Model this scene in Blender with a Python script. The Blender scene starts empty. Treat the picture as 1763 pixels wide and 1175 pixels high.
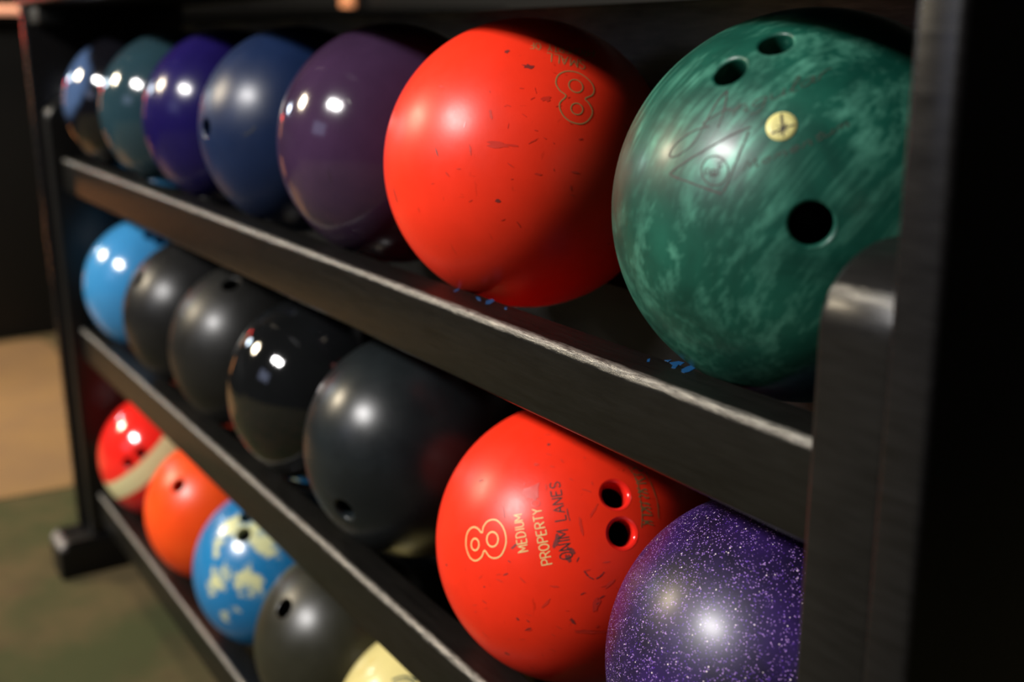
import bpy, bmesh, math, random
from mathutils import Vector, Matrix
random.seed(7)
scene = bpy.context.scene
COL = scene.collection
PI = math.pi

# ------------------------------------------------------------------ camera
CAM = Vector((0.443046, -0.477037, 0.092214))
RIGHT = Vector((0.538833, 0.842381, -0.007347))
DOWN = Vector((0.212213, -0.144173, -0.96653))
FWD = Vector((-0.815245, 0.519239, -0.256449))
FPX, IW, IH = 1955.825, 1763.0, 1175.0
cam_data = bpy.data.cameras.new('camera')
cam = bpy.data.objects.new('camera', cam_data)
COL.objects.link(cam)
m = Matrix.Identity(4)
for i in range(3):
    m[i][0] = RIGHT[i]; m[i][1] = -DOWN[i]; m[i][2] = -FWD[i]; m[i][3] = CAM[i]
cam.matrix_world = m
cam_data.sensor_width = 36.0
cam_data.lens = FPX / IW * 36.0
cam_data.clip_start = 0.02
cam_data.clip_end = 60
cam_data.dof.use_dof = True
cam_data.dof.focus_distance = 0.69
cam_data.dof.aperture_fstop = 3.9
scene.camera = cam

# ------------------------------------------------------------------ world, lamps, exposure
scene.view_settings.view_transform = 'Standard'
scene.view_settings.look = 'None'
scene.view_settings.exposure = 0.0
scene.view_settings.gamma = 1.0
scene.view_settings.use_curve_mapping = False
world = bpy.data.worlds.new('world')
scene.world = world
world.use_nodes = True
bg = world.node_tree.nodes['Background']
bg.inputs['Color'].default_value = (1.0, 0.86, 0.72, 1)
bg.inputs['Strength'].default_value = 0.011

def lamp(name, loc, target, sx, sy, power, color, spread=180):
    d = bpy.data.lights.new(name, 'AREA')
    d.shape = 'RECTANGLE'; d.size = sx; d.size_y = sy
    d.energy = power; d.color = color
    d.spread = math.radians(spread)
    o = bpy.data.objects.new(name, d)
    COL.objects.link(o)
    o.location = loc
    o.rotation_euler = (Vector(target) - Vector(loc)).to_track_quat('-Z', 'Y').to_euler()
    return o

lamp('ceiling_light_cool', (-1.03, -4.27, 2.84), (-0.4, 0, -0.2), 1.15, 0.40, 390, (1.0, 0.97, 0.95))
lamp('ceiling_light_warm', (-4.36, -3.13, 1.99), (-0.4, 0, -0.2), 0.62, 0.52, 140, (1.0, 0.84, 0.60))
lamp('side_light_cool', (-4.56, -1.46, 0.86), (-0.4, 0, -0.2), 0.22, 0.22, 8, (0.75, 0.88, 1.0))
lamp('red_display_light', (-3.27, -0.365, 0.20), (-0.4, 0, -0.1), 0.06, 0.06, 0.32, (1.0, 0.015, 0.02))
lamp('blue_screen_light', (-1.5, -3.6, 0.9), (-0.4, 0, -0.2), 1.0, 0.6, 3, (0.6, 0.68, 1.0))
lamp('floor_fill', (-3.0, -0.5, 2.4), (-2.7, -0.2, -0.82), 0.4, 0.4, 22, (1.0, 0.80, 0.56), 90)  # fill added overhead to brighten the carpet beyond the rack
lamp('amber_fill_upper', (-3.28, -0.47, 0.08), (-1.5, -0.12, 0.0), 0.04, 0.30, 0.050, (1.0, 0.40, 0.16), 90)  # added out of frame so the far post reflects an orange streak
lamp('amber_fill_lower', (-3.28, -0.46, -0.48), (-1.5, -0.12, -0.2), 0.04, 0.26, 0.045, (1.0, 0.38, 0.12), 90)  # second added amber source, for the lower part of that streak

# ------------------------------------------------------------------ helpers
def tag(o, label=None, cat=None, group=None, kind=None):
    if label: o['label'] = label
    if cat: o['category'] = cat
    if group: o['group'] = group
    if kind: o['kind'] = kind
    return o

def link(name, bm, mat, parent=None, smooth=False):
    me = bpy.data.meshes.new(name)
    bm.to_mesh(me); bm.free()
    me.materials.append(mat)
    if smooth:
        for p in me.polygons: p.use_smooth = True
    o = bpy.data.objects.new(name, me)
    COL.objects.link(o)
    if parent: o.parent = parent
    return o

def empty(name, loc):
    o = bpy.data.objects.new(name, None)
    o.empty_display_size = 0.05
    COL.objects.link(o); o.location = loc
    return o

def box_bm(x0, x1, y0, y1, z0, z1, r=0.004, seg=3):
    bm = bmesh.new()
    bmesh.ops.create_cube(bm, size=1.0)
    for v in bm.verts:
        v.co = Vector(((x0 + x1) / 2 + v.co.x * (x1 - x0), (y0 + y1) / 2 + v.co.y * (y1 - y0), (z0 + z1) / 2 + v.co.z * (z1 - z0)))
    if r > 0:
        bmesh.ops.bevel(bm, geom=list(bm.edges), offset=r, segments=seg, profile=0.5, affect='EDGES')
    return bm

def prism_x(profile, x0, x1, r=0.003, seg=2):
    """extrude a (y, z) outline along x; the two end loops are bevelled"""
    bm = bmesh.new()
    a = [bm.verts.new((x0, y, z)) for y, z in profile]
    b = [bm.verts.new((x1, y, z)) for y, z in profile]
    n = len(profile)
    bm.faces.new(a); bm.faces.new(b[::-1])
    for i in range(n):
        bm.faces.new((a[i], b[i], b[(i + 1) % n], a[(i + 1) % n]))
    bmesh.ops.recalc_face_normals(bm, faces=list(bm.faces))
    if r > 0:
        es = [e for e in bm.edges if (e.verts[0] in a and e.verts[1] in a) or (e.verts[0] in b and e.verts[1] in b)]
        bmesh.ops.bevel(bm, geom=es, offset=r, segments=seg, profile=0.5, affect='EDGES')
    return bm

def arc(cy, cz, ry, rz, a0, a1, n):
    return [(cy + ry * math.cos(math.radians(a0 + (a1 - a0) * i / n)), cz + rz * math.sin(math.radians(a0 + (a1 - a0) * i / n))) for i in range(n + 1)]

def smooth_angle(o, deg=40):
    me = o.data
    for p in me.polygons: p.use_smooth = True
    me.set_sharp_from_angle(angle=math.radians(deg))

# ------------------------------------------------------------------ materials
class NT:
    def __init__(s, name):
        s.mat = bpy.data.materials.new(name); s.mat.use_nodes = True
        s.nt = s.mat.node_tree; s.n = s.nt.nodes; s.l = s.nt.links
        s.b = s.n['Principled BSDF']
        s.tc = s.n.new('ShaderNodeTexCoord')
    def node(s, t, **k):
        n = s.n.new(t)
        for a, v in k.items():
            if a in ('scale', 'detail', 'rough', 'dist', 'rand'):
                n.inputs[{'scale': 'Scale', 'detail': 'Detail', 'rough': 'Roughness', 'dist': 'Distortion', 'rand': 'Randomness'}[a]].default_value = v
            else: setattr(n, a, v)
        return n
    def mapping(s, scale=(1, 1, 1), rot=(0, 0, 0), loc=(0, 0, 0), src=None):
        mp = s.n.new('ShaderNodeMapping')
        mp.inputs['Scale'].default_value = scale; mp.inputs['Rotation'].default_value = rot; mp.inputs['Location'].default_value = loc
        s.l.new(src or s.tc.outputs['Object'], mp.inputs['Vector'])
        return mp.outputs['Vector']
    def noise(s, vec, scale, detail=3, rough=0.5, dist=0.0):
        n = s.node('ShaderNodeTexNoise', scale=scale, detail=detail, rough=rough, dist=dist)
        s.l.new(vec, n.inputs['Vector']); return n.outputs['Fac']
    def ramp(s, fac, stops, interp='LINEAR'):
        r = s.n.new('ShaderNodeValToRGB'); r.color_ramp.interpolation = interp
        e = r.color_ramp.elements
        while len(e) < len(stops): e.new(0.5)
        for i, (p, c) in enumerate(stops):
            e[i].position = p
            if not isinstance(c, (tuple, list)): c = (c, c, c)
            e[i].color = (*c[:3], 1)
        s.l.new(fac, r.inputs['Fac']); return r.outputs['Color']
    def mix(s, fac, a, b):
        x = s.n.new('ShaderNodeMix'); x.data_type = 'RGBA'
        for v, i in ((fac, 0), (a, 6), (b, 7)):
            if isinstance(v, (tuple, list)): x.inputs[i].default_value = (*v[:3], 1)
            elif isinstance(v, (int, float)): x.inputs[i].default_value = v
            else: s.l.new(v, x.inputs[i])
        return x.outputs[2]
    def math(s, op, a, b=0.0, clamp=False):
        x = s.n.new('ShaderNodeMath'); x.operation = op; x.use_clamp = clamp
        for v, i in ((a, 0), (b, 1)):
            if isinstance(v, (int, float)): x.inputs[i].default_value = v
            else: s.l.new(v, x.inputs[i])
        return x.outputs[0]
    def set(s, **k):
        names = {'color': 'Base Color', 'rough': 'Roughness', 'metal': 'Metallic', 'coat': 'Coat Weight', 'coat_rough': 'Coat Roughness',
                 'spec': 'Specular IOR Level', 'emit': 'Emission Color', 'emit_s': 'Emission Strength', 'normal': 'Normal', 'ior': 'IOR'}
        for a, v in k.items():
            i = s.b.inputs[names[a]]
            if isinstance(v, (tuple, list)): i.default_value = (*v[:3], 1)
            elif isinstance(v, (int, float)): i.default_value = v
            else: s.l.new(v, i)
        return s
    def bump(s, h, strength, dist=0.001):
        b = s.n.new('ShaderNodeBump'); b.inputs['Strength'].default_value = strength; b.inputs['Distance'].default_value = dist
        s.l.new(h, b.inputs['Height']); s.set(normal=b.outputs['Normal']); return s

def lin(r, g, b):
    f = lambda c: (c / 255 / 12.92) if c / 255 <= 0.04045 else ((c / 255 + 0.055) / 1.055) ** 2.4
    return (f(r), f(g), f(b))

def dim(c, k): return tuple(x * k for x in c)

def ball_mat(name, col, rough, coat=0.0, mottle=0.12, scratch=0.0, seed=0.0, var=None, coat_rough=0.06, spec=None):
    if spec is None: spec = 0.5 if coat > 0.1 else 0.30
    """polished resin / rubber: slight cloudiness, fine wear in the gloss, tiny dark nicks"""
    t = NT(name)
    v = t.mapping(loc=(seed, seed * 0.7, -seed))
    n1 = t.noise(v, 14, 4, 0.6)
    dark = tuple(c * (1 - mottle) for c in col); lite = var or tuple(min(1, c * (1 + mottle)) for c in col)
    c = t.mix(t.ramp(n1, [(0.35, 0.0), (0.65, 1.0)]), dark, lite)
    if scratch > 0:
        v2 = t.mapping(scale=(1, 1, 2.6), rot=(0.6, 0.3, 0.5), loc=(seed, 2, 1))
        sp = t.ramp(t.noise(v2, 90, 2, 0.5, 0.6), [(0.70, 0.0), (0.76, 1.0)])
        gate = t.ramp(t.noise(t.mapping(loc=(3 + seed, 1, 5)), 22, 2), [(0.48, 0.0), (0.62, 1.0)])
        fac = t.math('MULTIPLY', t.math('MULTIPLY', sp, gate), scratch)
        c = t.mix(fac, c, tuple(x * 0.18 for x in col))
        v3 = t.mapping(scale=(5, 1, 1), rot=(0.2, 1.1, 0.4), loc=(seed, 0, 0))
        sp2 = t.ramp(t.noise(v3, 60, 2), [(0.71, 0.0), (0.77, 1.0)])
        c = t.mix(t.math('MULTIPLY', sp2, scratch * 0.7), c, tuple(x * 0.3 for x in col))
    rr = t.noise(t.mapping(loc=(seed, 9, 2)), 30, 5, 0.7)
    r = t.math('ADD', rough * 0.7, t.math('MULTIPLY', rr, rough * 0.6))
    t.set(color=c, rough=r, coat=coat, coat_rough=coat_rough, spec=spec)
    sc = t.noise(t.mapping(scale=(1, 3, 1), rot=(seed, 0.5, 0.2)), 260, 3, 0.7)
    t.bump(sc, 0.05, 0.0006)
    return t

M = {}
def simple(name, col, rough=0.5, **k):
    t = NT(name)
    n = t.noise(t.mapping(), 60, 3)
    c = t.mix(n, tuple(x * 0.85 for x in col), tuple(min(1, x * 1.12) for x in col))
    t.set(color=c, rough=rough, **k)
    M[name] = t.mat
    return t.mat

# black painted timber, worn bright along the corners the balls and hands rub
def wood_paint(name, wear_y=None, wear_z=None, wear_w=0.005, base=(0.020, 0.019, 0.018), rough=0.36, wear_col=(0.24, 0.225, 0.195), wear_amt=0.95):
    t = NT(name)
    v = t.mapping(scale=(1, 8, 8))
    grain = t.noise(v, 24, 5, 0.65)
    c = t.mix(t.ramp(grain, [(0.3, 0.0), (0.75, 1.0)]), tuple(x * 0.75 for x in base), tuple(x * 1.7 for x in base))
    dust = t.ramp(t.noise(t.mapping(), 7, 5, 0.7), [(0.45, 0.0), (0.8, 0.5)])
    c = t.mix(dust, c, tuple(x * 2.0 for x in base))
    rg = t.math('ADD', rough - 0.08, t.math('MULTIPLY', t.noise(t.mapping(scale=(1, 5, 5)), 40, 4, 0.7), 0.2))
    spec_in = 0.33
    if wear_y is not None:
        sep = t.n.new('ShaderNodeSeparateXYZ'); t.l.new(t.tc.outputs['Object'], sep.inputs[0])
        dy = t.math('SUBTRACT', sep.outputs['Y'], wear_y); dz = t.math('SUBTRACT', sep.outputs['Z'], wear_z)
        d = t.math('SQRT', t.math('ADD', t.math('MULTIPLY', dy, dy), t.math('MULTIPLY', dz, dz)))
        fib = t.noise(t.mapping(scale=(0.35, 3, 3), rot=(0.3, 0.12, 0.25)), 210, 4, 0.75)
        pat = t.noise(t.mapping(loc=(2, 0, 0)), 9, 3)
        w = t.math('ADD', t.math('MULTIPLY', fib, wear_w * 1.1), t.math('MULTIPLY', pat, wear_w * 1.1))
        streak = t.ramp(fib, [(0.36, 0.2), (0.56, 1.0)])
        edge = t.math('MULTIPLY', t.ramp(t.math('DIVIDE', d, w), [(0.1, 1.0), (1.35, 0.0)]), streak)
        fac = t.math('MULTIPLY', edge, wear_amt)
        c = t.mix(fac, c, wear_col)
        rg = t.math('ADD', t.math('MULTIPLY', rg, t.math('SUBTRACT', 1.0, fac)), t.math('MULTIPLY', fac, 0.24))
        h = t.math('ADD', t.math('MULTIPLY', grain, 0.5), t.math('MULTIPLY', fib, edge))
        spec_in = t.math('ADD', 0.30, t.math('MULTIPLY', fac, 0.55))
        t.bump(h, 0.35, 0.0012)
    else:
        t.bump(grain, 0.06, 0.0006)
    t.set(color=c, rough=rg, spec=spec_in)
    M[name] = t.mat
    return t.mat

simple('hole_black', (0.006, 0.006, 0.006), 0.5)
simple('chip_blue', lin(22, 70, 116), 0.35)
simple('ivory_dot', lin(215, 206, 132), 0.45)
simple('engrave_cream', lin(222, 192, 124), 0.5)
simple('engrave_gold', lin(160, 128, 78), 0.55)
simple('engrave_dark', (0.022, 0.016, 0.013), 0.6)
simple('scuff_dark', (0.20, 0.022, 0.018), 0.5)
simple('scuff_mid', (0.62, 0.027, 0.012), 0.37)
simple('stamp_tan', lin(120, 92, 52), 0.6)

# ------------------------------------------------------------------ setting
FZ = -0.815
t = NT('carpet_olive')
n1 = t.noise(t.mapping(), 3.5, 4, 0.6); n2 = t.noise(t.mapping(loc=(4, 2, 0)), 9, 5, 0.7); n3 = t.noise(t.mapping(), 400, 2)
c = t.mix(t.ramp(n1, [(0.4, 0.0), (0.6, 1.0)]), lin(62, 66, 38), lin(92, 78, 52))
c = t.mix(t.ramp(n2, [(0.5, 0.0), (0.75, 0.5)]), c, lin(68, 50, 36))
c = t.mix(t.math('MULTIPLY', n3, 0.5), c, lin(44, 46, 28))
t.set(color=c, rough=0.95, spec=0.2); t.bump(n3, 0.6, 0.003)
bm = bmesh.new()
vs = [bm.verts.new(p) for p in ((-6.6, -5.5, FZ), (2.2, -5.5, FZ), (2.2, 2.1, FZ), (-6.6, 2.1, FZ))]
bm.faces.new(vs)
fl = link('floor', bm, t.mat); tag(fl, kind='structure')

t = NT('carpet_tan')
n1 = t.noise(t.mapping(), 5, 4, 0.6); n3 = t.noise(t.mapping(), 400, 2)
c = t.mix(t.ramp(n1, [(0.35, 0.0), (0.7, 1.0)]), lin(136, 108, 72), lin(124, 99, 72))
c = t.mix(t.math('MULTIPLY', n3, 0.4), c, lin(104, 78, 46))
t.set(color=c, rough=0.95, spec=0.2); t.bump(n3, 0.6, 0.003)
tan = t.mat
bm = bmesh.new()
pts = [(-2.2, -0.95), (-1.98, -0.6), (-1.95, -0.04), (-2.0, 0.02), (-2.12, 0.045), (-2.3, 0.065), (-2.6, 0.10), (-2.95, 0.138), (-3.2, 0.15), (-3.29, 0.13), (-3.31, 0.08), (-3.31, -0.95)]
top = [bm.verts.new((x, y, FZ + 0.003)) for x, y in pts]
low = [bm.verts.new((x, y, FZ)) for x, y in pts]
bm.faces.new(top)
for i in range(len(pts)):
    bm.faces.new((top[i], low[i], low[(i + 1) % len(pts)], top[(i + 1) % len(pts)]))
bmesh.ops.recalc_face_normals(bm, faces=list(bm.faces))
o = link('carpet_inlay', bm, tan, fl); o['label'] = 'tan inlaid area of the olive carpet'

t = NT('wall_dark')
c = t.mix(t.noise(t.mapping(), 2.5, 4), lin(8, 8, 6), lin(17, 14, 9))
t.set(color=c, rough=0.8)
wallm = t.mat
o = link('wall_back', box_bm(-6.6, 2.2, 2.1, 2.2, FZ, 2.6, 0), wallm); tag(o, kind='structure')
o = link('wall_left', box_bm(-6.7, -6.6, -5.5, 2.2, FZ, 2.6, 0), wallm); tag(o, kind='structure')

# ------------------------------------------------------------------ black counter beyond the rack
wood_paint('counter_black', base=(0.0035, 0.0033, 0.0028), rough=0.5)
cnt = empty('counter', (-3.55, 0, FZ)); tag(cnt, 'long black counter standing on the carpet beyond the far end of the rack', 'counter')
def child(name, bm, mat, root, smooth=True, label=None):
    """bm is in world coordinates; parented under root"""
    off = Vector(root.matrix_world.translation) if False else Vector(root.location)
    bmesh.ops.translate(bm, vec=-off, verts=list(bm.verts))
    o = link(name, bm, mat, root)
    if smooth: smooth_angle(o, 35)
    if label: o['label'] = label
    return o
child('body', box_bm(-3.72, -3.35, -3.0, 1.9, FZ, 0.165, 0.004), M['counter_black'], cnt)
child('counter_top', box_bm(-3.76, -3.335, -3.02, 1.92, 0.165, 0.207, 0.008), M['counter_black'], cnt)
# amber lamps
def emis(name, col, s):
    t = NT(name); t.set(color=col, emit=col, emit_s=s, rough=0.4); M[name] = t.mat; return t.mat
emis('glow_peach', (1.0, 0.46, 0.28), 0.62)
emis('glow_amber', (1.0, 0.38, 0.16), 0.55)
lp = empty('bar_lamp', (-3.30, 0.10, 0.165)); tag(lp, 'peach glowing tube lamp fixed along the edge of the black counter', 'lamp')
child('lamp_tube', prism_x(arc(0, 0, 0.5, 0.5, 0, 360, 3)[:3], 0, 1, 0) if False else box_bm(-3.325, -3.305, -0.55, 0.195, 0.176, 0.200, 0.009, 4), M['glow_peach'], lp)
child('lamp_bracket', box_bm(-3.333, -3.315, -0.57, 0.21, 0.160, 0.177, 0.002), M['counter_black'], lp)
sc = empty('wall_lamp', (-5.0, 2.1, 0.24)); tag(sc, 'small upright amber wall lamp in the dark behind the mauve ball', 'lamp')
child('lamp_tube', box_bm(-5.045, -4.965, 2.0, 2.06, 0.232, 0.40, 0.025, 4), M['glow_amber'], sc)
child('wall_plate', box_bm(-5.07, -4.94, 2.055, 2.1, 0.20, 0.43, 0.006), M['counter_black'], sc)

# ------------------------------------------------------------------ the rack
rack = empty('ball_rack', (-0.70, 0, FZ)); tag(rack, 'black painted wooden three-tier rack holding the bowling balls', 'rack')
XN, XF = 0.111, -1.509      # inner faces of the end boards
wood_paint('black_paint', base=(0.0045, 0.0043, 0.004))
wood_paint('post_paint', base=(0.0055, 0.0052, 0.0054), rough=0.24)
wood_paint('panel_paint', base=(0.010, 0.0095, 0.0085), rough=0.55)
wood_paint('lit_panel_paint', base=(0.32, 0.30, 0.255), rough=0.6)  # paler base colour stands in for light falling on the top plank
ROWZ = {'T': 0.0, 'M': -0.28333, 'B': -0.58091}
for key, z in ROWZ.items():
    zt = z - 0.088; y0 = -0.0945; y1 = -0.0565
    ch = 0.006; r = 0.0065
    prof = arc(y0 + r, zt - r, r, r, 180, 90, 7) + [(y1 - ch, zt), (y1, zt - ch), (y1, zt - 0.053)] + arc(y0 + 0.004, zt - 0.049, 0.004, 0.004, 270, 180, 3)
    # each rail keeps its own worn corner: material coordinates are measured from the rack's origin
    mt = wood_paint('rail_paint_' + key, wear_y=y0 + 0.0022, wear_z=zt - 0.0018 - FZ, wear_w=0.0036, base=(0.0045, 0.0043, 0.0038), rough=0.30)
    child('front_rail', prism_x(prof, XF, XN, 0), mt, rack)
    profb = [(-y, zz) for y, zz in prof][::-1]
    child('back_rail', prism_x(profb, XF, XN, 0), M['black_paint'], rack)
# back planks
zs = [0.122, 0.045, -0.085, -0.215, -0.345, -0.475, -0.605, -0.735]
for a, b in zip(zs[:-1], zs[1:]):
    child('back_plank', box_bm(XF, XN, 0.118, 0.136, b + 0.0015, a - 0.0015, 0.003, 2), M['lit_panel_paint' if a > 0.1 else 'panel_paint'], rack)
child('top_board', box_bm(-1.60, 0.205, -0.1235, 0.145, 0.150, 0.176, 0.004, 3), M['black_paint'], rack)
# end boards (short, rounded front corner) and tall posts outside them
def end_board(x0, x1):
    pr = arc(-0.066, -0.030, 0.044, 0.037, 180, 90, 12) + [(0.066, 0.007)] + arc(0.066, -0.030, 0.044, 0.037, 90, 0, 10)[1:] + [(0.110, -0.742), (-0.110, -0.742)]
    mt = wood_paint('end_paint_%d' % (1 if x0 > 0 else 2), wear_y=-0.1050, wear_z=-0.0125 - FZ, wear_w=0.0042, base=(0.0055, 0.0052, 0.005), rough=0.29, wear_amt=0.8)  # pale worn band on the curve also paints in its highlight
    return child('end_board', prism_x(pr, x0, x1, 0.0045, 3), mt, rack)
end_board(XN, 0.1535)
end_board(-1.5515, XF)
child('end_post', box_bm(0.1548, 0.1775, -0.1165, 0.137, -0.742, 0.150, 0.0035, 3), M['post_paint'], rack)
child('end_post', box_bm(-1.5755, -1.5528, -0.1215, 0.137, -0.742, 0.150, 0.0035, 3), M['post_paint'], rack)
for x0, x1 in ((0.106, 0.182), (-1.580, -1.504)):
    pr = arc(-0.145, -0.765, 0.024, 0.020, 180, 90, 6) + arc(0.145, -0.765, 0.024, 0.020, 90, 0, 6) + [(0.169, FZ), (-0.169, FZ)]
    mt = wood_paint('foot_paint_%d' % (1 if x0 > 0 else 2), wear_y=-0.163, wear_z=-0.753 - FZ, wear_w=0.010, base=(0.004, 0.004, 0.0043), rough=0.3, wear_col=(0.30, 0.28, 0.27))
    child('foot', prism_x(pr, x0, x1, 0.004, 3), mt, rack)
    xm = x0 + 0.02 if x0 > 0 else x1 - 0.052
child('corner_block', box_bm(-1.551, -1.480, -0.113, -0.075, 0.122, 0.150, 0.004, 2), M['panel_paint'], rack)
child('corner_block', box_bm(0.085, 0.154, -0.060, -0.020, 0.122, 0.150, 0.004, 2), M['panel_paint'], rack)

# ------------------------------------------------------------------ balls
R = 0.108
POS = {'T0': (0.0000, 'T'), 'T1': (-0.2832, 'T'), 'T2': (-0.4998, 'T'), 'T3': (-0.7226, 'T'), 'T4': (-0.9395, 'T'), 'T5': (-1.1565, 'T'), 'T6': (-1.3802, 'T'),
       'M0': (0.0004, 'M'), 'M1': (-0.2163, 'M'), 'M2': (-0.4778, 'M'), 'M3': (-0.6945, 'M'), 'M4': (-0.9112, 'M'), 'M5': (-1.1325, 'M'), 'M6': (-1.3730, 'M'),
       'B6': (-1.3990, 'B'), 'B5': (-1.1188, 'B'), 'B4': (-0.8913, 'B'), 'B3': (-0.6648, 'B'), 'B2': (-0.4470, 'B')}
def centre(k): return Vector((POS[k][0], 0.0, ROWZ[POS[k][1]]))
def hit(k, px, py):
    """unit direction from the ball's centre to the surface point seen at a place in the photograph"""
    v = (RIGHT * ((px - IW / 2) / FPX) + DOWN * ((py - IH / 2) / FPX) + FWD).normalized()
    o = CAM - centre(k); b = o.dot(v); D = b * b - o.dot(o) + R * R
    tt = -b - math.sqrt(max(D, 0.0))
    return (o + v * tt).normalized()

def lathe_on(bm, d, prof, seg=40):
    q = Vector((0, 0, 1)).rotation_difference(d).to_matrix()
    rings = []
    for (rad, h) in prof:
        if rad < 1e-6: rings.append([bm.verts.new(q @ Vector((0, 0, h)))])
        else: rings.append([bm.verts.new(q @ Vector((rad * math.cos(2 * PI * i / seg), rad * math.sin(2 * PI * i / seg), h))) for i in range(seg)])
    for a, b in zip(rings[:-1], rings[1:]):
        for i in range(seg):
            if len(b) == 1: bm.faces.new((a[i], a[(i + 1) % seg], b[0]))
            else: bm.faces.new((a[i], a[(i + 1) % seg], b[(i + 1) % seg], b[i]))

def make_ball(k, mat, label, group, holes=(), hole_mats=None, sub=5):
    bm = bmesh.new()
    bmesh.ops.create_icosphere(bm, subdivisions=sub + 1, radius=R)
    me = bpy.data.meshes.new('bowling_ball'); bm.to_mesh(me); bm.free()
    o = bpy.data.objects.new('bowling_ball', me); COL.objects.link(o)
    me.materials.append(mat)
    if holes:
        cb = bmesh.new()
        for d, r, lip in holes:
            rc = r + lip - 0.0003
            lathe_on(cb, d, [(0.0, R + 0.02), (rc, R + 0.02)][1:] + [(rc, R - 0.052), (0, R - 0.052)])
            # close the top
        bmesh.ops.holes_fill(cb, edges=[e for e in cb.edges if len(e.link_faces) == 1], sides=0)
        bmesh.ops.recalc_face_normals(cb, faces=list(cb.faces))
        cme = bpy.data.meshes.new('tmp'); cb.to_mesh(cme); cb.free()
        co = bpy.data.objects.new('tmp', cme); COL.objects.link(co)
        md = o.modifiers.new('b', 'BOOLEAN'); md.operation = 'DIFFERENCE'; md.object = co; md.solver = 'EXACT'
        dg = bpy.context.evaluated_depsgraph_get()
        ev = bpy.data.meshes.new_from_object(o.evaluated_get(dg))
        o.modifiers.clear(); o.data = ev; ev.name = 'bowling_ball'
        bpy.data.objects.remove(co); bpy.data.meshes.remove(me); me = ev
        if not me.materials: me.materials.append(mat)
    for p in me.polygons: p.use_smooth = True
    nr = []
    for v in me.vertices:
        nr.append(v.co.normalized() if v.co.length > R - 0.0006 else Vector(v.normal))
    me.normals_split_custom_set_from_vertices(nr)
    o.location = centre(k)
    tag(o, label, 'bowling ball', group)
    for i, (d, r, lip) in enumerate(holes):
        hm = hole_mats[i] if hole_mats else (mat, M['hole_black'])
        ro = r + lip
        h0 = math.sqrt(R * R - ro * ro)
        hb = bmesh.new()
        n = 8
        prof = [(ro, h0 + 0.00012)]
        hi = h0 - lip * 0.9
        for j in range(1, n + 1):
            a = PI / 2 * j / n
            prof.append((ro - lip * math.sin(a), hi + (h0 - hi) * math.cos(a)))
        prof += [(r, hi - 0.004), (r, hi - 0.010)]
        lathe_on(hb, d, prof)
        bmesh.ops.recalc_face_normals(hb, faces=list(hb.faces))
        # normals face the axis
        f0 = hb.faces[-1] if hb.faces.ensure_lookup_table() is None else None
        ax = d * f0.calc_center_median().dot(d)
        if f0.normal.dot(ax - f0.calc_center_median()) < 0:
            bmesh.ops.reverse_faces(hb, faces=list(hb.faces))
        ho = link('finger_hole', hb, hm[0], o, True)
        db = bmesh.new()
        lathe_on(db, d, [(r, hi - 0.010), (r, hi - 0.046), (0, hi - 0.046)])
        link('bore', db, hm[1], ho, True)
    return o

# ribbons and patches lying on a ball
def on_ball(d, h=0.00018): return d * (R + h)
def catmull(pts, n=6, closed=False):
    out = []; m_ = len(pts)
    rng = range(m_ if closed else m_ - 1)
    for i in rng:
        g = lambda j: Vector(pts[j % m_]) if closed else Vector(pts[max(0, min(m_ - 1, j))])
        p0, p1, p2, p3 = g(i - 1), g(i), g(i + 1), g(i + 2)
        for s in range(n):
            u = s / n
            out.append(0.5 * ((2 * p1) + (-p0 + p2) * u + (2 * p0 - 5 * p1 + 4 * p2 - p3) * u * u + (-p0 + 3 * p1 - 3 * p2 + p3) * u ** 3))
    if not closed: out.append(Vector(pts[-1]))
    return out
def ribbon(bm, dirs, w, closed=False, h=0.00018, jit=0.0):
    n = len(dirs); L = []; Rr = []
    for i in range(n):
        a = dirs[(i - 1) % n] if (closed or i > 0) else dirs[0]
        b = dirs[(i + 1) % n] if (closed or i < n - 1) else dirs[-1]
        tan_ = (b - a)
        if tan_.length < 1e-9: tan_ = Vector((1, 0, 0))
        s = dirs[i].cross(tan_).normalized() * (w / 2) * (1 + random.uniform(-jit, jit))
        L.append(bm.verts.new((on_ball(dirs[i], h) + s).normalized() * (R + h)))
        Rr.append(bm.verts.new((on_ball(dirs[i], h) - s).normalized() * (R + h)))
    for i in range(n if closed else n - 1):
        j = (i + 1) % n
        bm.faces.new((L[i], Rr[i], Rr[j], L[j]))
def px_ribbon(bm, k, pts, w, closed=False, curve=True, n=6, jit=0.0, h=0.00018):
    p = catmull(pts, n, closed) if curve else [Vector(q) for q in pts]
    if not curve:
        q = []
        m_ = len(p)
        for i in range(m_ if closed else m_ - 1):
            a, b = p[i], p[(i + 1) % m_]
            for s in range(4): q.append(a.lerp(b, s / 4))
        if not closed: q.append(p[-1])
        p = q
    ribbon(bm, [hit(k, q[0], q[1]) for q in p], w, closed, h, jit)
def finish_marks(name, bm, mat, ball, label=None, kind=None):
    for f in bm.faces:
        if f.normal.dot(f.calc_center_median()) < 0: f.normal_flip()
    bm.normal_update()
    for f in bm.faces:
        if f.normal.dot(f.calc_center_median()) < 0: f.normal_flip()
    o = link(name, bm, mat, ball, True)
    if label: o['label'] = label
    if kind: o['kind'] = kind
    return o
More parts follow.
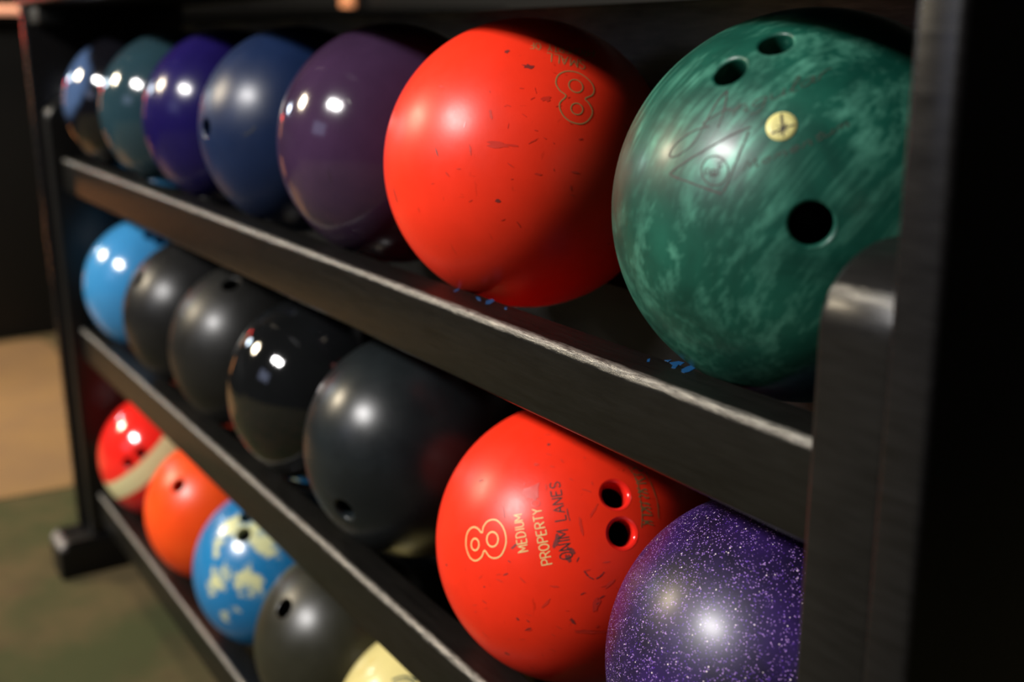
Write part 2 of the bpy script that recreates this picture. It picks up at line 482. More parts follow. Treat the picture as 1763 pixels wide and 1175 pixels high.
def blob(bm, k, cx, cy, rx, ry, ang=0, h=0.00015, n=14, jit=0.35):
    """irregular scuff lying on the surface, sizes in metres"""
    d = hit(k, cx, cy)
    a = math.radians(ang)
    ex = (RIGHT * math.cos(a) + DOWN * math.sin(a)); ex = (ex - d * ex.dot(d)).normalized(); ey = d.cross(ex)
    c0 = bm.verts.new(d * (R + h)); vs = []
    for i in range(n):
        q = 2 * PI * i / n; j = 1 + random.uniform(-jit, jit)
        vs.append(bm.verts.new(((d * R + ex * rx * j * math.cos(q) + ey * ry * j * math.sin(q)).normalized()) * (R + h)))
    for i in range(n): bm.faces.new((c0, vs[i], vs[(i + 1) % n]))

# single-stroke letters in a unit box (x right, y up)
def circ(cx, cy, rx, ry, a0=0, a1=360, n=10): return [(cx + rx * math.cos(math.radians(a0 + (a1 - a0) * i / n)), cy + ry * math.sin(math.radians(a0 + (a1 - a0) * i / n))) for i in range(n + 1)]
FONT = {
 'A': [[(0, 0), (.35, 1), (.7, 0)], [(.14, .38), (.56, .38)]],
 'D': [[(0, 0), (0, 1), (.3, 1), (.55, .85), (.65, .5), (.55, .15), (.3, 0), (0, 0)]],
 'E': [[(.55, 1), (0, 1), (0, 0), (.55, 0)], [(0, .52), (.45, .52)]],
 'F': [[(.55, 1), (0, 1), (0, 0)], [(0, .52), (.45, .52)]],
 'I': [[(.1, 0), (.1, 1)]],
 'L': [[(0, 1), (0, 0), (.52, 0)]],
 'M': [[(0, 0), (0, 1), (.38, .25), (.76, 1), (.76, 0)]],
 'N': [[(0, 0), (0, 1), (.62, 0), (.62, 1)]],
 'O': [circ(.35, .5, .35, .5)],
 'P': [[(0, 0), (0, 1), (.38, 1), (.58, .88), (.58, .62), (.38, .48), (0, .48)]],
 'R': [[(0, 0), (0, 1), (.38, 1), (.58, .88), (.58, .62), (.38, .5), (0, .5)], [(.3, .5), (.62, 0)]],
 'S': [[(.58, .85), (.4, 1), (.15, .97), (.02, .78), (.12, .58), (.45, .45), (.6, .25), (.48, .04), (.2, 0), (0, .15)]],
 'T': [[(.3, 0), (.3, 1)], [(0, 1), (.6, 1)]],
 'U': [[(0, 1), (0, .25), (.15, .03), (.45, .03), (.6, .25), (.6, 1)]],
 'Y': [[(0, 1), (.3, .5), (.6, 1)], [(.3, .5), (.3, 0)]],
}
ADV = {'I': .38, 'M': 1.04, 'A': .9, 'N': .88, 'D': .9, 'O': .94}
def px_text(k, word, start, end, up0, up1, w, parent, mat, name='lettering'):
    """lay a word on the ball between two baseline points; up0/up1 = cap height vectors at both ends"""
    tot = sum(ADV.get(ch, .8) for ch in word) - 0.2
    x = 0.0
    bm = bmesh.new()
    for ch in word:
        if ch != ' ':
            for st in FONT[ch]:
                q = []
                for (lx, ly) in st:
                    u = (x + lx) / tot
                    ux = up0[0] + (up1[0] - up0[0]) * u; uy = up0[1] + (up1[1] - up0[1]) * u
                    q.append((start[0] + (end[0] - start[0]) * u + ux * ly, start[1] + (end[1] - start[1]) * u + uy * ly))
                px_ribbon(bm, k, q, w, False, False, jit=0.12)
        x += ADV.get(ch, .8) if ch != ' ' else 0.75
    return finish_marks(name, bm, mat, parent)

GT, GM, GB = 'bowling balls on the top tier', 'bowling balls on the middle tier', 'bowling balls on the bottom tier'

# ---- T0 green pearl
t = NT('green_pearl')
vw = t.mapping(rot=(0.35, -0.25, 0.1))
warp = t.node('ShaderNodeTexNoise', scale=7.0, detail=2.0); t.l.new(vw, warp.inputs['Vector'])
sw = t.n.new('ShaderNodeVectorMath'); sw.operation = 'SCALE'; sw.inputs['Scale'].default_value = 0.030
t.l.new(warp.outputs['Color'], sw.inputs[0])
ad = t.n.new('ShaderNodeVectorMath'); ad.operation = 'ADD'; t.l.new(t.tc.outputs['Object'], ad.inputs[0]); t.l.new(sw.outputs[0], ad.inputs[1])
d1 = (hit('T0', 1180, 330) - hit('T0', 1290, 180)).normalized()    # streak direction
q = d1.rotation_difference(Vector((1, 0, 0))).to_euler()
vs_ = t.mapping(scale=(1.3, 9.5, 9.5), rot=tuple(q), src=ad.outputs[0])
# Mapping rotates after scaling, so rotate first in its own node
r0 = t.mapping(rot=tuple(q), src=ad.outputs[0]); vs_ = t.mapping(scale=(0.9, 9.0, 9.0), src=r0)
st = t.math('ADD', t.math('MULTIPLY', t.noise(vs_, 7, 3, 0.55, 0.0), 0.62), t.math('MULTIPLY', t.noise(t.mapping(scale=(2.2, 30, 30), src=r0), 9, 3, 0.6), 0.38))
cl = t.noise(t.mapping(loc=(1, 2, 3)), 16, 4, 0.6, 0.5)
base = t.mix(t.ramp(cl, [(0.35, 0.0), (0.68, 1.0)]), (0.002, 0.042, 0.028), (0.009, 0.098, 0.064))
fac = t.math('MULTIPLY', t.ramp(st, [(0.47, 0.0), (0.63, 1.0)]), t.ramp(cl, [(0.36, 0.15), (0.6, 1.0)]))
gd = t.n.new('ShaderNodeVectorMath'); gd.operation = 'DOT_PRODUCT'; t.l.new(t.tc.outputs['Object'], gd.inputs[0]); gd.inputs[1].default_value = hit('T0', 1190, 190)
fac = t.math('MULTIPLY', fac, t.ramp(gd.outputs['Value'], [(0.02, 0.38), (0.095, 1.0)]))
c = t.mix(fac, base, (0.10, 0.34, 0.24))
t.set(color=c, rough=0.42, coat=0.14, coat_rough=0.2, spec=0.35, metal=t.math('MULTIPLY', fac, 0.25))
t.bump(t.noise(t.mapping(scale=(1, 3, 1)), 300, 3), 0.04, 0.0006)
T0m = t.mat
simple('hole_green', (0.006, 0.10, 0.06), 0.3)
h0 = [(hit('T0', 1397, 386), 0.0103, 0.0016), (hit('T0', 1256, 122), 0.0086, 0.0016), (hit('T0', 1336, 74), 0.0086, 0.0016)]
g = make_ball('T0', T0m, 'green pearl ball with three finger holes and a cream dot, nearest on the top tier', GT, h0, [(T0m, M['hole_black']), (T0m, M['hole_black']), (T0m, M['hole_black'])], sub=5)
# cream dot with its burst of lines
bm = bmesh.new(); d = hit('T0', 1345.5, 217.5)
lathe_on(bm, d, [(0.00735, math.sqrt(R * R - 0.00735 ** 2) - 0.0002), (0.0073, math.sqrt(R * R - 0.0073 ** 2) + 0.0003), (0.0045, math.sqrt(R * R - 0.0045 ** 2) + 0.0003), (0, R + 0.0003)])
dot = finish_marks('centre_dot', bm, M['ivory_dot'], g, 'cream dot inlaid in the green ball')
bm = bmesh.new()
for a, b, w in (((1345, 197), (1348, 224), .0011), ((1348, 224), (1349, 236), .0007), ((1328, 231), (1348, 222), .0008), ((1348, 222), (1368, 215), .0008), ((1348, 222), (1338, 217), .0005),
                ((1348, 222), (1355, 213), .0005), ((1348, 222), (1341, 233), .0005), ((1348, 222), (1357, 227), .0005)):
    px_ribbon(bm, 'T0', [a, b], w, curve=False, h=0.0005)
mk = link('burst_mark', bm, M['engrave_dark'], dot, True)
# triangle, ring, lettering
def Z5(x, y): return (1140 + x * 180 / 1175, 160 + y * 180 / 1175)
bm = bmesh.new()
for pts in ([(85, 905), (280, 765), (540, 610), (800, 465), (1000, 385)], [(975, 430), (905, 600), (800, 850), (740, 1010), (690, 1120)], [(85, 905), (130, 940), (280, 995), (450, 1060), (670, 1135)]):
    px_ribbon(bm, 'T0', [Z5(*p) for p in pts], .00095, jit=0.3)
px_ribbon(bm, 'T0', [Z5(592 + 150 * math.cos(a * PI / 6), 875 + 165 * math.sin(a * PI / 6)) for a in range(12)], .0007, closed=True, jit=0.2)
finish_marks('triangle_emblem', bm, M['engrave_dark'], g, 'dark engraved triangle with a ring in it')
bm = bmesh.new()
for pts in ([(490, 930), (480, 860), (510, 850), (540, 870), (525, 895), (485, 905)], [(530, 940), (545, 880), (565, 865), (585, 860)], [(590, 935), (575, 890), (590, 860), (612, 880), (610, 920), (590, 935)],
            [(640, 925), (635, 850), (632, 790)], [(632, 795), (685, 760)], [(636, 850), (680, 818)], [(548, 945), (560, 900), (580, 945), (600, 900), (622, 940)]):
    px_ribbon(bm, 'T0', [Z5(*p) for p in pts], .00042)
finish_marks('ring_lettering', bm, M['engrave_dark'], g)
bm = bmesh.new()   # big script initial
for pts in ([(735, -20), (710, 130), (680, 250), (625, 390)], [(735, -20), (650, 60), (575, 180), (510, 290), (460, 385), (375, 540), (270, 640), (150, 715), (90, 715), (90, 670), (150, 580), (270, 480), (400, 410), (530, 375)], [(455, 350), (520, 300), (600, 250), (690, 205), (760, 175)]):
    px_ribbon(bm, 'T0', [Z5(*p) for p in pts], .0008, jit=0.3)
finish_marks('script_initial', bm, M['engrave_dark'], g)
# faint script words, slanted strokes along a rising baseline
def script(k, word_pts, name):
    bm = bmesh.new()
    for pts in word_pts: px_ribbon(bm, k, pts, .0006, jit=0.4)
    return finish_marks(name, bm, M['script_faint'], g)
simple('script_faint', (0.025, 0.045, 0.030), 0.6)
LOW = {'n': [[(0, 0), (.05, .5), (0, .6)], [(.05, .4), (.25, .62), (.38, .45), (.36, 0), (.5, .05)]], 'g': [[(.4, .55), (.15, .62), (0, .35), (.12, .05), (.35, .15), (.42, .55), (.38, -.3), (.2, -.6), (.0, -.45)]],
 'u': [[(0, .6), (0, .2), (.15, 0), (.35, .15), (.4, .6), (.4, .1), (.52, 0)]], 'l': [[(.0, .1), (.2, .7), (.22, 1.15), (.12, 1.1), (.08, .5), (.12, 0), (.28, .05)]],
 'a': [[(.4, .5), (.2, .62), (0, .35), (.1, 0), (.3, .1), (.4, .6), (.4, .1), (.52, 0)]], 'r': [[(0, 0), (.03, .55)], [(.03, .4), (.2, .62), (.35, .55)]],
 'M': [[(-.1, .1), (.0, .0), (.12, 1.0), (.3, .15), (.5, 1.0), (.58, 0), (.7, .1)]], 'o': [circ(.2, .3, .2, .3)], 'm': [[(0, 0), (.03, .6)], [(.03, .4), (.18, .62), (.25, .4), (.25, 0)], [(.25, .4), (.42, .62), (.5, .4), (.5, 0), (.6, .05)]],
 'e': [[(0, .3), (.38, .35), (.3, .6), (.1, .58), (0, .3), (.12, 0), (.4, .1)]], 't': [[(.18, 1.0), (.12, .2), (.25, 0), (.38, .08)], [(0, .65), (.35, .68)]]}
def script_word(word, start, end, up, shear, name, sag=0.0):
    adv = {'m': .72, 'M': .85, 'l': .35, 't': .42, 'r': .42}
    tot = sum(adv.get(ch, .58) for ch in word); x = 0; strokes = []
    for ch in word:
        for stp in LOW[ch]:
            qq = []
            for lx, ly in stp:
                u = (x + lx) / tot
                qq.append((start[0] + (end[0] - start[0]) * u + up[0] * ly + shear * ly, start[1] + (end[1] - start[1]) * u + up[1] * ly + sag * 4 * u * (1 - u)))
            strokes.append(qq)
        x += adv.get(ch, .58)
    return script('T0', strokes, name)
script_word('ngular', (1262, 199), (1432, 128), (-1, -21), 7, 'faint_script', 2)
script_word('Momentum', (1280, 293), (1466, 213), (-1, -15), 4, 'faint_script', 6)
bm = bmesh.new(); px_ribbon(bm, 'T0', [Z5(760, 175), (1262, 192), (1275, 178)], .0007); finish_marks('script_link', bm, M['script_faint'], g)

# ---- T1 red-orange, small 8
RED = (0.90, 0.034, 0.011)
t = ball_mat('red_rubber', RED, 0.37, scratch=0.35, mottle=0.07, seed=1.0, spec=0.30); redm = t.mat
o1 = make_ball('T1', redm, 'scuffed red-orange ball with a small outlined 8, second nearest on the top tier', GT)
def Z7(x, y): return (860 + x * 240 / 1282, 30 + y * 220 / 1175)
bm = bmesh.new()
out8 = [(640, 495), (720, 510), (790, 550), (845, 605), (868, 665), (850, 715), (787, 748), (820, 790), (850, 850), (845, 905), (800, 960), (740, 980), (660, 962), (595, 915), (555, 845), (555, 785), (610, 722), (555, 675), (518, 610), (530, 545), (575, 508)]
px_ribbon(bm, 'T1', [Z7(*p) for p in out8], .00085, closed=True, n=5)
px_ribbon(bm, 'T1', [Z7(700 + 64 * math.cos(a * PI / 6) , 632 + 58 * math.sin(a * PI / 6) + 12 * math.cos(a * PI / 6)) for a in range(12)], .0008, closed=True)
px_ribbon(bm, 'T1', [Z7(710 + 54 * math.cos(a * PI / 6), 842 + 52 * math.sin(a * PI / 6) + 6 * math.cos(a * PI / 6)) for a in range(12)], .0008, closed=True)
finish_marks('number_eight', bm, M['engrave_gold'], o1, 'tan outlined figure 8')
px_text('T1', 'SMALL', Z7(790, 395), Z7(428, 325), (-1, 16), (-1, 14), .00065, o1, M['engrave_gold'])
px_text('T1', 'PROPERTY OF', Z7(870, 300), Z7(270, 228), (-1, 12), (1, 11), .0006, o1, M['engrave_gold'])
bm = bmesh.new(); bm2 = bmesh.new()
for a in ((911, 115, .0050, .0018, 12), (873, 89, .0016, .0016, 0), (752, 262, .0034, .0006, 65), (681, 337, .0050, .0009, 72), (857, 346, .0018, .0011, 0)): blob(bm, 'T1', *a)
for a in ((857, 249, .007, .0022, 5), (845, 197, .0032, .0009, 80), (880, 250, .006, .0006, 10), (918, 243, .004, .0005, -30), (810, 258, .0035, .0006, 85), (925, 300, .003, .0006, 10), (770, 300, .002, .0006, 50), (940, 170, .003, .002, 0), (760, 150, .003, .0008, 30), (800, 215, .003, .0006, 100), (990, 297, .003, .0007, 10)): blob(bm2, 'T1', *a)
for i in range(30): blob(bm2, 'T1', random.uniform(720, 1000), random.uniform(140, 430), random.uniform(.0006, .0028), random.uniform(.00025, .0005), random.uniform(-40, 100), n=8)
finish_marks('scuff_marks', bm, M['scuff_dark'], o1, kind='stuff')
finish_marks('scuff_marks', bm2, M['scuff_mid'], o1, kind='stuff')

# ---- T2..T6
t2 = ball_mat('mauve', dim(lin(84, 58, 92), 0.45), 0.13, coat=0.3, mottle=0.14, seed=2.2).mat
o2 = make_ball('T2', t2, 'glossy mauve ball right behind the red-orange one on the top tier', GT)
simple('scuff_mauve', (0.03, 0.012, 0.03), 0.5)
bm = bmesh.new(); blob(bm, 'T2', 567, 303, .0045, .0011, 88); blob(bm, 'T2', 601, 175, .003, .0008, 60); finish_marks('scuff_marks', bm, M['scuff_mauve'], o2, kind='stuff')
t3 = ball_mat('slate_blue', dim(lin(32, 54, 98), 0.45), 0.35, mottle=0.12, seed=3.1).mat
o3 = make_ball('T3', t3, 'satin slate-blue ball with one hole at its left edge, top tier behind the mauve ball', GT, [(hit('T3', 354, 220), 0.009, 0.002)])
simple('scuff_navy', (0.004, 0.008, 0.02), 0.5)
bm = bmesh.new(); px_ribbon(bm, 'T3', [(420, 232), (430, 228), (440, 218)], .0022, jit=0.3); finish_marks('scuff_marks', bm, M['scuff_navy'], o3, kind='stuff')
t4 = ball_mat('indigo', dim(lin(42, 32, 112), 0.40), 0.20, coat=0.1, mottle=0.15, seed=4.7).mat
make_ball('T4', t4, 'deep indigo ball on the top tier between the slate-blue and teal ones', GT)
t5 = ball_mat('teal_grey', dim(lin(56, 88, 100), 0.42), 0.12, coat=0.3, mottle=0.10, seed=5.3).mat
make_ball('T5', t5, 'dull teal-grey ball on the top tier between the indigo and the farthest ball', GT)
t = NT('black_blue_swirl')
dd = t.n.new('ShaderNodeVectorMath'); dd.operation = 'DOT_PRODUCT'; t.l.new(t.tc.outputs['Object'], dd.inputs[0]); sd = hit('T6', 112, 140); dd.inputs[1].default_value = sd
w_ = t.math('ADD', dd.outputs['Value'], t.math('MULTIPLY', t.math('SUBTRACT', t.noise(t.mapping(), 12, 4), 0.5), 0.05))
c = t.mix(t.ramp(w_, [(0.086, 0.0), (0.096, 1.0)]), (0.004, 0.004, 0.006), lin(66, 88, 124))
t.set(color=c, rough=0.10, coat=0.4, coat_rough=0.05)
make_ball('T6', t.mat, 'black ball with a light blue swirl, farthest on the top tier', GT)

# ---- M0 glitter
t = NT('purple_glitter')
vo = t.node('ShaderNodeTexVoronoi', scale=1250.0); t.l.new(t.tc.outputs['Object'], vo.inputs['Vector'])
sepc = t.n.new('ShaderNodeSeparateColor'); t.l.new(vo.outputs['Color'], sepc.inputs[0])
vo2 = t.node('ShaderNodeTexVoronoi', scale=640.0); t.l.new(t.mapping(loc=(3, 1, 2)), vo2.inputs['Vector'])
sepd = t.n.new('ShaderNodeSeparateColor'); t.l.new(vo2.outputs['Color'], sepd.inputs[0])
clump = t.noise(t.mapping(), 30, 3, 0.6)
f1 = t.math('MULTIPLY', t.ramp(sepc.outputs[0], [(0.80, 0.0), (0.92, 1.0)]), t.ramp(vo.outputs['Distance'], [(0.42, 1.0), (0.55, 0.0)]))
f2 = t.math('MULTIPLY', t.ramp(sepd.outputs[0], [(0.955, 0.0), (0.965, 1.0)]), t.ramp(vo2.outputs['Distance'], [(0.20, 1.0), (0.32, 0.0)]))
base = t.mix(t.ramp(clump, [(0.35, 0.0), (0.65, 1.0)]), lin(16, 8, 36), lin(36, 17, 72))
flake = t.mix(sepc.outputs[1], lin(84, 34, 170), lin(190, 150, 220))
c = t.mix(f1, base, flake)
c = t.mix(f2, c, (0.95, 0.80, 0.88))
t.set(color=c, rough=0.40, coat=0.22, coat_rough=0.26, spec=0.35)
make_ball('M0', t.mat, 'dark purple glitter ball, nearest on the middle tier, partly behind the end board', GM)

# ---- M1 red, medium 8
def Z6(x, y): return (780 + x * 400 / 1679, 780 + y * 280 / 1175)
def ZA(x, y): return (790 + x * 170 / 1537, 860 + y * 130 / 1175)
t = ball_mat('red_rubber_scuffed', (0.80, 0.026, 0.007), 0.38, scratch=0.5, mottle=0.08, seed=8.0, spec=0.30); redm2 = t.mat
simple('insert_red', (0.85, 0.02, 0.012), 0.12)
o4 = make_ball('M1', redm2, 'scuffed red-orange ball with outlined 8 and two holes, beside the purple glitter ball', GM,
               [(hit('M1', 1059, 852), 0.0090, 0.0028), (hit('M1', 1071, 919), 0.0090, 0.0028)], [(M['insert_red'], M['hole_black'])] * 2)
bm = bmesh.new()
out8 = [(545, 318), (620, 350), (690, 440), (730, 560), (735, 680), (700, 800), (640, 890), (550, 918), (470, 885), (402, 798), (360, 890), (300, 945), (240, 955), (175, 905), (130, 800), (112, 680), (130, 540), (180, 460), (240, 435), (300, 460), (362, 522), (385, 430), (450, 345)]
px_ribbon(bm, 'M1', [ZA(*p) for p in out8], .00095, closed=True, n=5)
px_ribbon(bm, 'M1', [ZA(525 + 88 * math.cos(a * PI / 6), 625 + 115 * math.sin(a * PI / 6)) for a in range(12)], .0010, closed=True)
px_ribbon(bm, 'M1', [ZA(255 + 60 * math.cos(a * PI / 6), 705 + 92 * math.sin(a * PI / 6)) for a in range(12)], .0010, closed=True)
finish_marks('number_eight', bm, M['engrave_cream'], o4, 'tan outlined figure 8')
px_text('M1', 'MEDIUM', Z6(545, 708), Z6(497, 440), (-18, 3.5), (-14, 2), .00075, o4, M['engrave_cream'])
px_text('M1', 'PROPERTY', Z6(718, 800), Z6(638, 400), (-18, 3.5), (-16, 2.5), .00078, o4, M['engrave_cream'])
px_text('M1', 'OF', Z6(634, 385), Z6(610, 280), (-15, 2.5), (-14, 2), .0006, o4, M['scuff_mid'])
px_text('M1', 'ONIM LANES', Z6(866, 760), Z6(768, 205), (-22, 4), (-17, 2.5), .0008, o4, M['engrave_dark'])
bm = bmesh.new(); bm2 = bmesh.new()
for a in ((828, 828, .0026, .0010, 8), (944, 766, .0010, .0013, 60), (892, 1067, .0009, .0009, 0), (885, 941, .0036, .0009, -35), (958, 932, .0055, .0018, -75), (978, 962, .0026, .0020, 60), (983, 948, .0038, .0014, 40), (873, 1126, .0024, .0013, 0), (769, 973, .0010, .0018, 80), (986, 1070, .0026, .0011, 60)): blob(bm, 'M1', *a)
px_ribbon(bm, 'M1', [(976, 876), (978, 888), (981, 897)], .0008, jit=0.4)
px_ribbon(bm, 'M1', [(1006, 984), (1013, 993), (1022, 998)], .0009, jit=0.6)
px_ribbon(bm, 'M1', [(1026, 997), (1034, 992), (1040, 985)], .0007, jit=0.6)
px_ribbon(bm, 'M1', [(866, 872), (868, 884), (869, 893)], .0007, jit=0.4)
for a in ((917, 846, .0062, .0055, -30), (835, 1093, .0035, .0007, 25), (1012, 1088, .011, .0016, 3), (1026, 1042, .005, .0022, -70), (923, 800, .002, .0012, 0), (995, 760, .002, .0012, 40), (1010, 845, .004, .0006, 20), (1000, 905, .006, .0012, 80), (955, 1010, .003, .0008, 0), (860, 1000, .003, .0007, 10), (1022, 880, .005, .0008, -60), (900, 1000, .003, .0007, 40), (940, 1040, .004, .0009, -50), (1050, 1005, .004, .001, -40)): blob(bm2, 'M1', *a)
for i in range(34):
    x, y = random.uniform(800, 1050), random.uniform(960, 1110)
    if (x - 930) ** 2 + (y - 940) ** 2 < 175 ** 2: blob(bm2 if i % 3 else bm, 'M1', x, y, random.uniform(.0008, .003), random.uniform(.0003, .0006), random.uniform(-70, 40), n=8)
for i in range(16): blob(bm2, 'M1', random.uniform(860, 1040), random.uniform(745, 840), random.uniform(.0008, .003), random.uniform(.0003, .0006), random.uniform(20, 100), n=8)
finish_marks('scuff_marks', bm, M['scuff_dark'], o4, kind='stuff')
finish_marks('scuff_marks', bm2, M['scuff_mid'], o4, kind='stuff')
# brownish stamped band on the shaded flank, worn past reading
def ZB(x, y): return (1060 + x * 120 / 1007, 780 + y * 140 / 1175)
bm = bmesh.new()
px_ribbon(bm, 'M1', [ZB(*p) for p in ((180, 200), (310, 420), (360, 700), (380, 900), (370, 1080))], .0007, jit=0.5)
px_ribbon(bm, 'M1', [ZB(*p) for p in ((440, 280), (530, 500), (600, 720), (620, 960))], .0007, jit=0.5)
for i in range(13):
    u = i / 12; x0 = 205 + 190 * u - 40 * u * u; y0 = 250 + 800 * u
    px_ribbon(bm, 'M1', [ZB(x0 + 40, y0 - 10), ZB(x0 + 90, y0 + random.uniform(-35, 35)), ZB(x0 + 150, y0 + random.uniform(-25, 25)), ZB(x0 + 190, y0 + random.uniform(-20, 40))], .0010, jit=0.5)
finish_marks('worn_stamp', bm, M['stamp_tan'], o4, kind='stuff')

# ---- M2..M6
BLK = (0.005, 0.0055, 0.006)
b2 = ball_mat('black_satin', (0.009, 0.012, 0.0135), 0.30, coat=0.0, mottle=0.25, seed=9.4).mat
o5 = make_ball('M2', b2, 'black ball next to the red-orange one on the middle tier, its hole turned down', GM, [(hit('M2', 592, 880), 0.010, 0.003)])
b3 = ball_mat('black_gloss', BLK, 0.07, coat=0.5, mottle=0.2, seed=10.5, coat_rough=0.04).mat
make_ball('M3', b3, 'glossiest black ball with sharp white reflections, third of the middle tier from the red-orange one', GM)
b4 = ball_mat('black_dull', (0.008, 0.008, 0.0075), 0.38, mottle=0.3, seed=11.2).mat
make_ball('M4', b4, 'dull black ball with a hole high near the upper rail, middle tier', GM, [(hit('M4', 397, 489), 0.0105, 0.002)])
b5 = ball_mat('charcoal_dull', (0.010, 0.010, 0.010), 0.34, mottle=0.25, seed=12.9).mat
make_ball('M5', b5, 'charcoal ball with a hole at its left edge, next to the light blue ball', GM, [(hit('M5', 238, 481), 0.0105, 0.002)])
b6 = ball_mat('sky_blue', lin(56, 130, 182), 0.18, coat=0.2, mottle=0.08, seed=13.4).mat
make_ball('M6', b6, 'light blue ball, farthest on the middle tier', GM, [(hit('M6', 257, 406), 0.0080, 0.0012), (hit('M6', 275, 415), 0.0080, 0.0012)])

# ---- bottom tier
t = NT('red_cream_band')
pA = [hit('B6', 190, 832), hit('B6', 231, 806), hit('B6', 276, 758)]      # upper border of the cream band
pB = [hit('B6', 190, 850), hit('B6', 245, 858), hit('B6', 300, 782)]
nA = (pA[1] - pA[0]).cross(pA[2] - pA[0]).normalized()
if nA.z < 0: nA = -nA
dA = nA.dot(pA[0]) * R
wdt = (dA - nA.dot(hit('B6', 232, 848)) * R)
dt = t.n.new('ShaderNodeVectorMath'); dt.operation = 'DOT_PRODUCT'; t.l.new(t.tc.outputs['Object'], dt.inputs[0]); dt.inputs[1].default_value = nA
s_ = t.math('ADD', dt.outputs['Value'], t.math('MULTIPLY', t.math('SUBTRACT', t.noise(t.mapping(), 10, 3), 0.5), 0.006))
above = t.ramp(t.math('ADD', t.math('MULTIPLY', t.math('SUBTRACT', s_, dA), 250.0), 0.5, True), [(0.0, 0.0), (1.0, 1.0)])
below = t.ramp(t.math('ADD', t.math('MULTIPLY', t.math('SUBTRACT', dA - wdt, s_), 250.0), 0.5, True), [(0.0, 0.0), (1.0, 1.0)])
c = t.mix(above, lin(208, 200, 150), (0.78, 0.018, 0.012)); c = t.mix(below, c, (0.60, 0.010, 0.010))
t.set(color=c, rough=0.14, coat=0.35, coat_rough=0.05)
simple('hole_red', (0.35, 0.008, 0.008), 0.3)
make_ball('B6', t.mat, 'red ball with a cream band, farthest on the bottom tier', GB, [(hit('B6', 242, 780), 0.008, 0.0015), (hit('B6', 220, 797), 0.008, 0.0015)], [(M['hole_red'], M['hole_red'])] * 2)
t = ball_mat('orange_ball', (0.86, 0.060, 0.006), 0.32, mottle=0.06, seed=15.0, var=(0.88, 0.08, 0.010))
make_ball('B5', t.mat, 'orange ball with one dark hole, bottom tier next to the red and cream one', GB, [(hit('B5', 306, 836), 0.0100, 0.0015)])
# blue and cream marbled
t = NT('blue_cream_marble')
pat = [((400, 905), .016), ((428, 916), .022), ((455, 935), .018), ((375, 935), .012), ((470, 955), .012), ((425, 995), .020), ((438, 1008), .014), ((372, 1000), .016), ((362, 1018), .010), ((390, 985), .009), ((385, 1062), .009), ((440, 880), .014), ((372, 950), .010), ((408, 1050), .005), ((480, 920), .014)]
nz = t.node('ShaderNodeTexNoise', scale=42.0, detail=6.0, rough=0.75); t.l.new(t.tc.outputs['Object'], nz.inputs['Vector'])
sc_ = t.n.new('ShaderNodeVectorMath'); sc_.operation = 'SCALE'; sc_.inputs['Scale'].default_value = 0.056; t.l.new(nz.outputs['Color'], sc_.inputs[0])
ad_ = t.n.new('ShaderNodeVectorMath'); ad_.operation = 'ADD'; t.l.new(t.tc.outputs['Object'], ad_.inputs[0]); t.l.new(sc_.outputs[0], ad_.inputs[1])
acc = None
for (px, py), rad in pat:
    dn = t.n.new('ShaderNodeVectorMath'); dn.operation = 'DISTANCE'; t.l.new(ad_.outputs[0], dn.inputs[0]); dn.inputs[1].default_value = hit('B4', px, py) * R + Vector((.028, .028, .028))
    f = t.math('SUBTRACT', rad * 0.82, dn.outputs['Value'])
    acc = f if acc is None else t.math('MAXIMUM', acc, f)
gen = t.math('SUBTRACT', t.noise(t.mapping(loc=(5, 5, 1)), 15, 5, 0.65, 0.6), 0.66)
dback = t.n.new('ShaderNodeVectorMath'); dback.operation = 'DOT_PRODUCT'; t.l.new(t.tc.outputs['Object'], dback.inputs[0]); dback.inputs[1].default_value = (0.3, 1.0, 0.2)
accg = t.math('MAXIMUM', acc, t.math('SUBTRACT', t.math('MULTIPLY', gen, 0.12), t.ramp(dback.outputs['Value'], [(0.0, 0.2), (0.05, 0.0)])))
fac = t.ramp(t.math('ADD', t.math('MULTIPLY', accg, 160.0), 0.35, True), [(0.0, 0.0), (1.0, 1.0)])
c = t.mix(t.noise(t.mapping(), 12, 3), lin(20, 96, 148), lin(38, 122, 174)); c = t.mix(fac, c, lin(200, 200, 150))
t.set(color=c, rough=0.24, coat=0.1)
make_ball('B4', t.mat, 'sky blue ball marbled with cream patches, bottom tier', GB, [(hit('B4', 419, 921), 0.0100, 0.001), (hit('B4', 425, 889), 0.0100, 0.001)])
b7 = ball_mat('olive_grey', (0.018, 0.0175, 0.011), 0.34, mottle=0.2, seed=17.0, spec=0.4).mat
make_ball('B3', b7, 'dark olive-grey ball with one large hole, next to the blue marbled ball', GB, [(hit('B3', 488, 1048), 0.0108, 0.0016)])
b8 = ball_mat('pale_yellow', lin(208, 194, 128), 0.24, coat=0.1, mottle=0.05, seed=18.0).mat
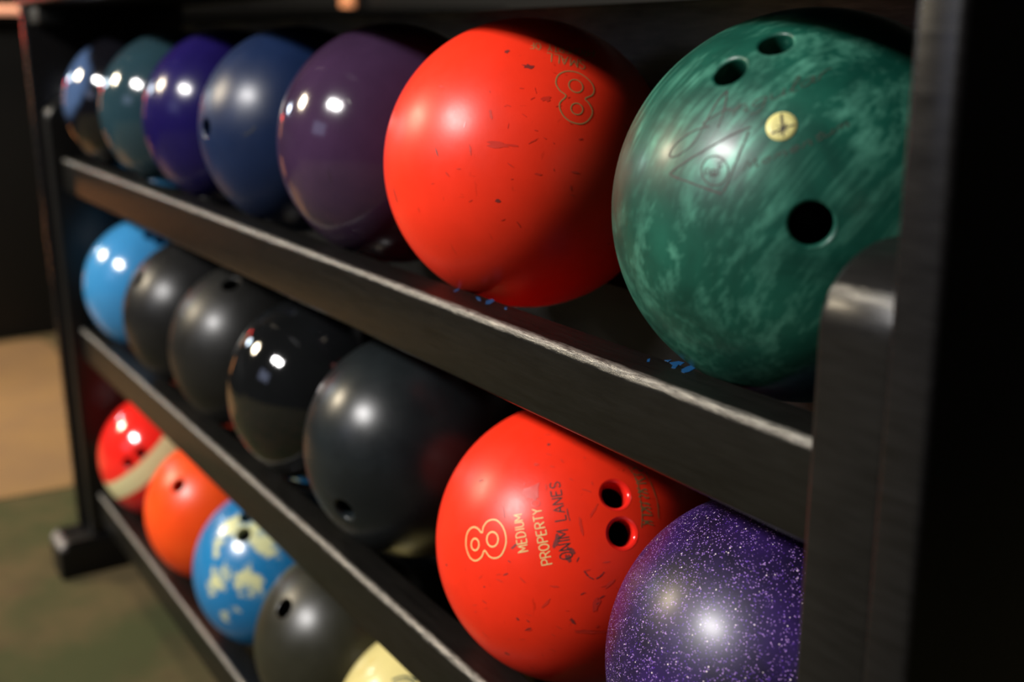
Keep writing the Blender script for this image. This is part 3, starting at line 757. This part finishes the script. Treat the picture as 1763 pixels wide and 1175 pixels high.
o6 = make_ball('B2', b8, 'pale yellow ball with dark marks, nearest on the bottom tier, peeking under the rail', GB)
simple('mark_olive', (0.03, 0.05, 0.02), 0.5); simple('mark_faint', lin(190, 170, 90), 0.5)
bm = bmesh.new(); px_ribbon(bm, 'B2', [(675, 1172), (686, 1168), (697, 1166), (708, 1169), (717, 1174)], .0028, jit=0.25); px_ribbon(bm, 'B2', [(672, 1184), (684, 1176), (700, 1173), (716, 1180)], .0016, jit=0.25)
finish_marks('dark_mark', bm, M['mark_olive'], o6)
bm = bmesh.new(); blob(bm, 'B2', 641, 1138, .0045, .0016, -35); blob(bm, 'B2', 622, 1158, .002, .0012, -60); finish_marks('faint_mark', bm, M['mark_faint'], o6)

# ------------------------------------------------------------------ paint chips on the top rail
def ZC(x, y):
    px, py = 700 + x * 700 / 1763, 430 + y * 350 / 882
    v = (RIGHT * ((px - IW / 2) / FPX) + DOWN * ((py - IH / 2) / FPX) + FWD)
    tt = (-0.0878 - CAM.z) / v.z
    return CAM + v * tt
bm = bmesh.new()
def chip(pts):
    vs = [bm.verts.new(ZC(*p)) for p in pts]
    f = bm.faces.new(vs); r_ = bmesh.ops.extrude_face_region(bm, geom=[f])
    for v in r_['geom']:
        if isinstance(v, bmesh.types.BMVert): v.co.z -= 0.0004
chip([(1140, 490), (1180, 484), (1205, 490), (1190, 500), (1180, 498), (1165, 515), (1148, 512), (1155, 500)])
chip([(1192, 520), (1215, 508), (1240, 500), (1275, 510), (1245, 518), (1225, 530), (1205, 534), (1192, 530)])
chip([(1118, 480), (1150, 478), (1135, 486)])
chip([(1044, 476), (1056, 472), (1054, 486), (1042, 486)])
chip([(300, 205), (318, 207), (322, 222), (306, 216)])
chip([(345, 222), (372, 214), (382, 222), (362, 236), (342, 236)])
chip([(425, 250), (436, 250), (434, 260), (424, 257)])
chip([(205, 178), (228, 168), (226, 176), (208, 184)])
bmesh.ops.recalc_face_normals(bm, faces=list(bm.faces))
o = child('paint_chips', bm, M['chip_blue'], rack, False, 'blue paint showing through the black'); o['kind'] = 'stuff'
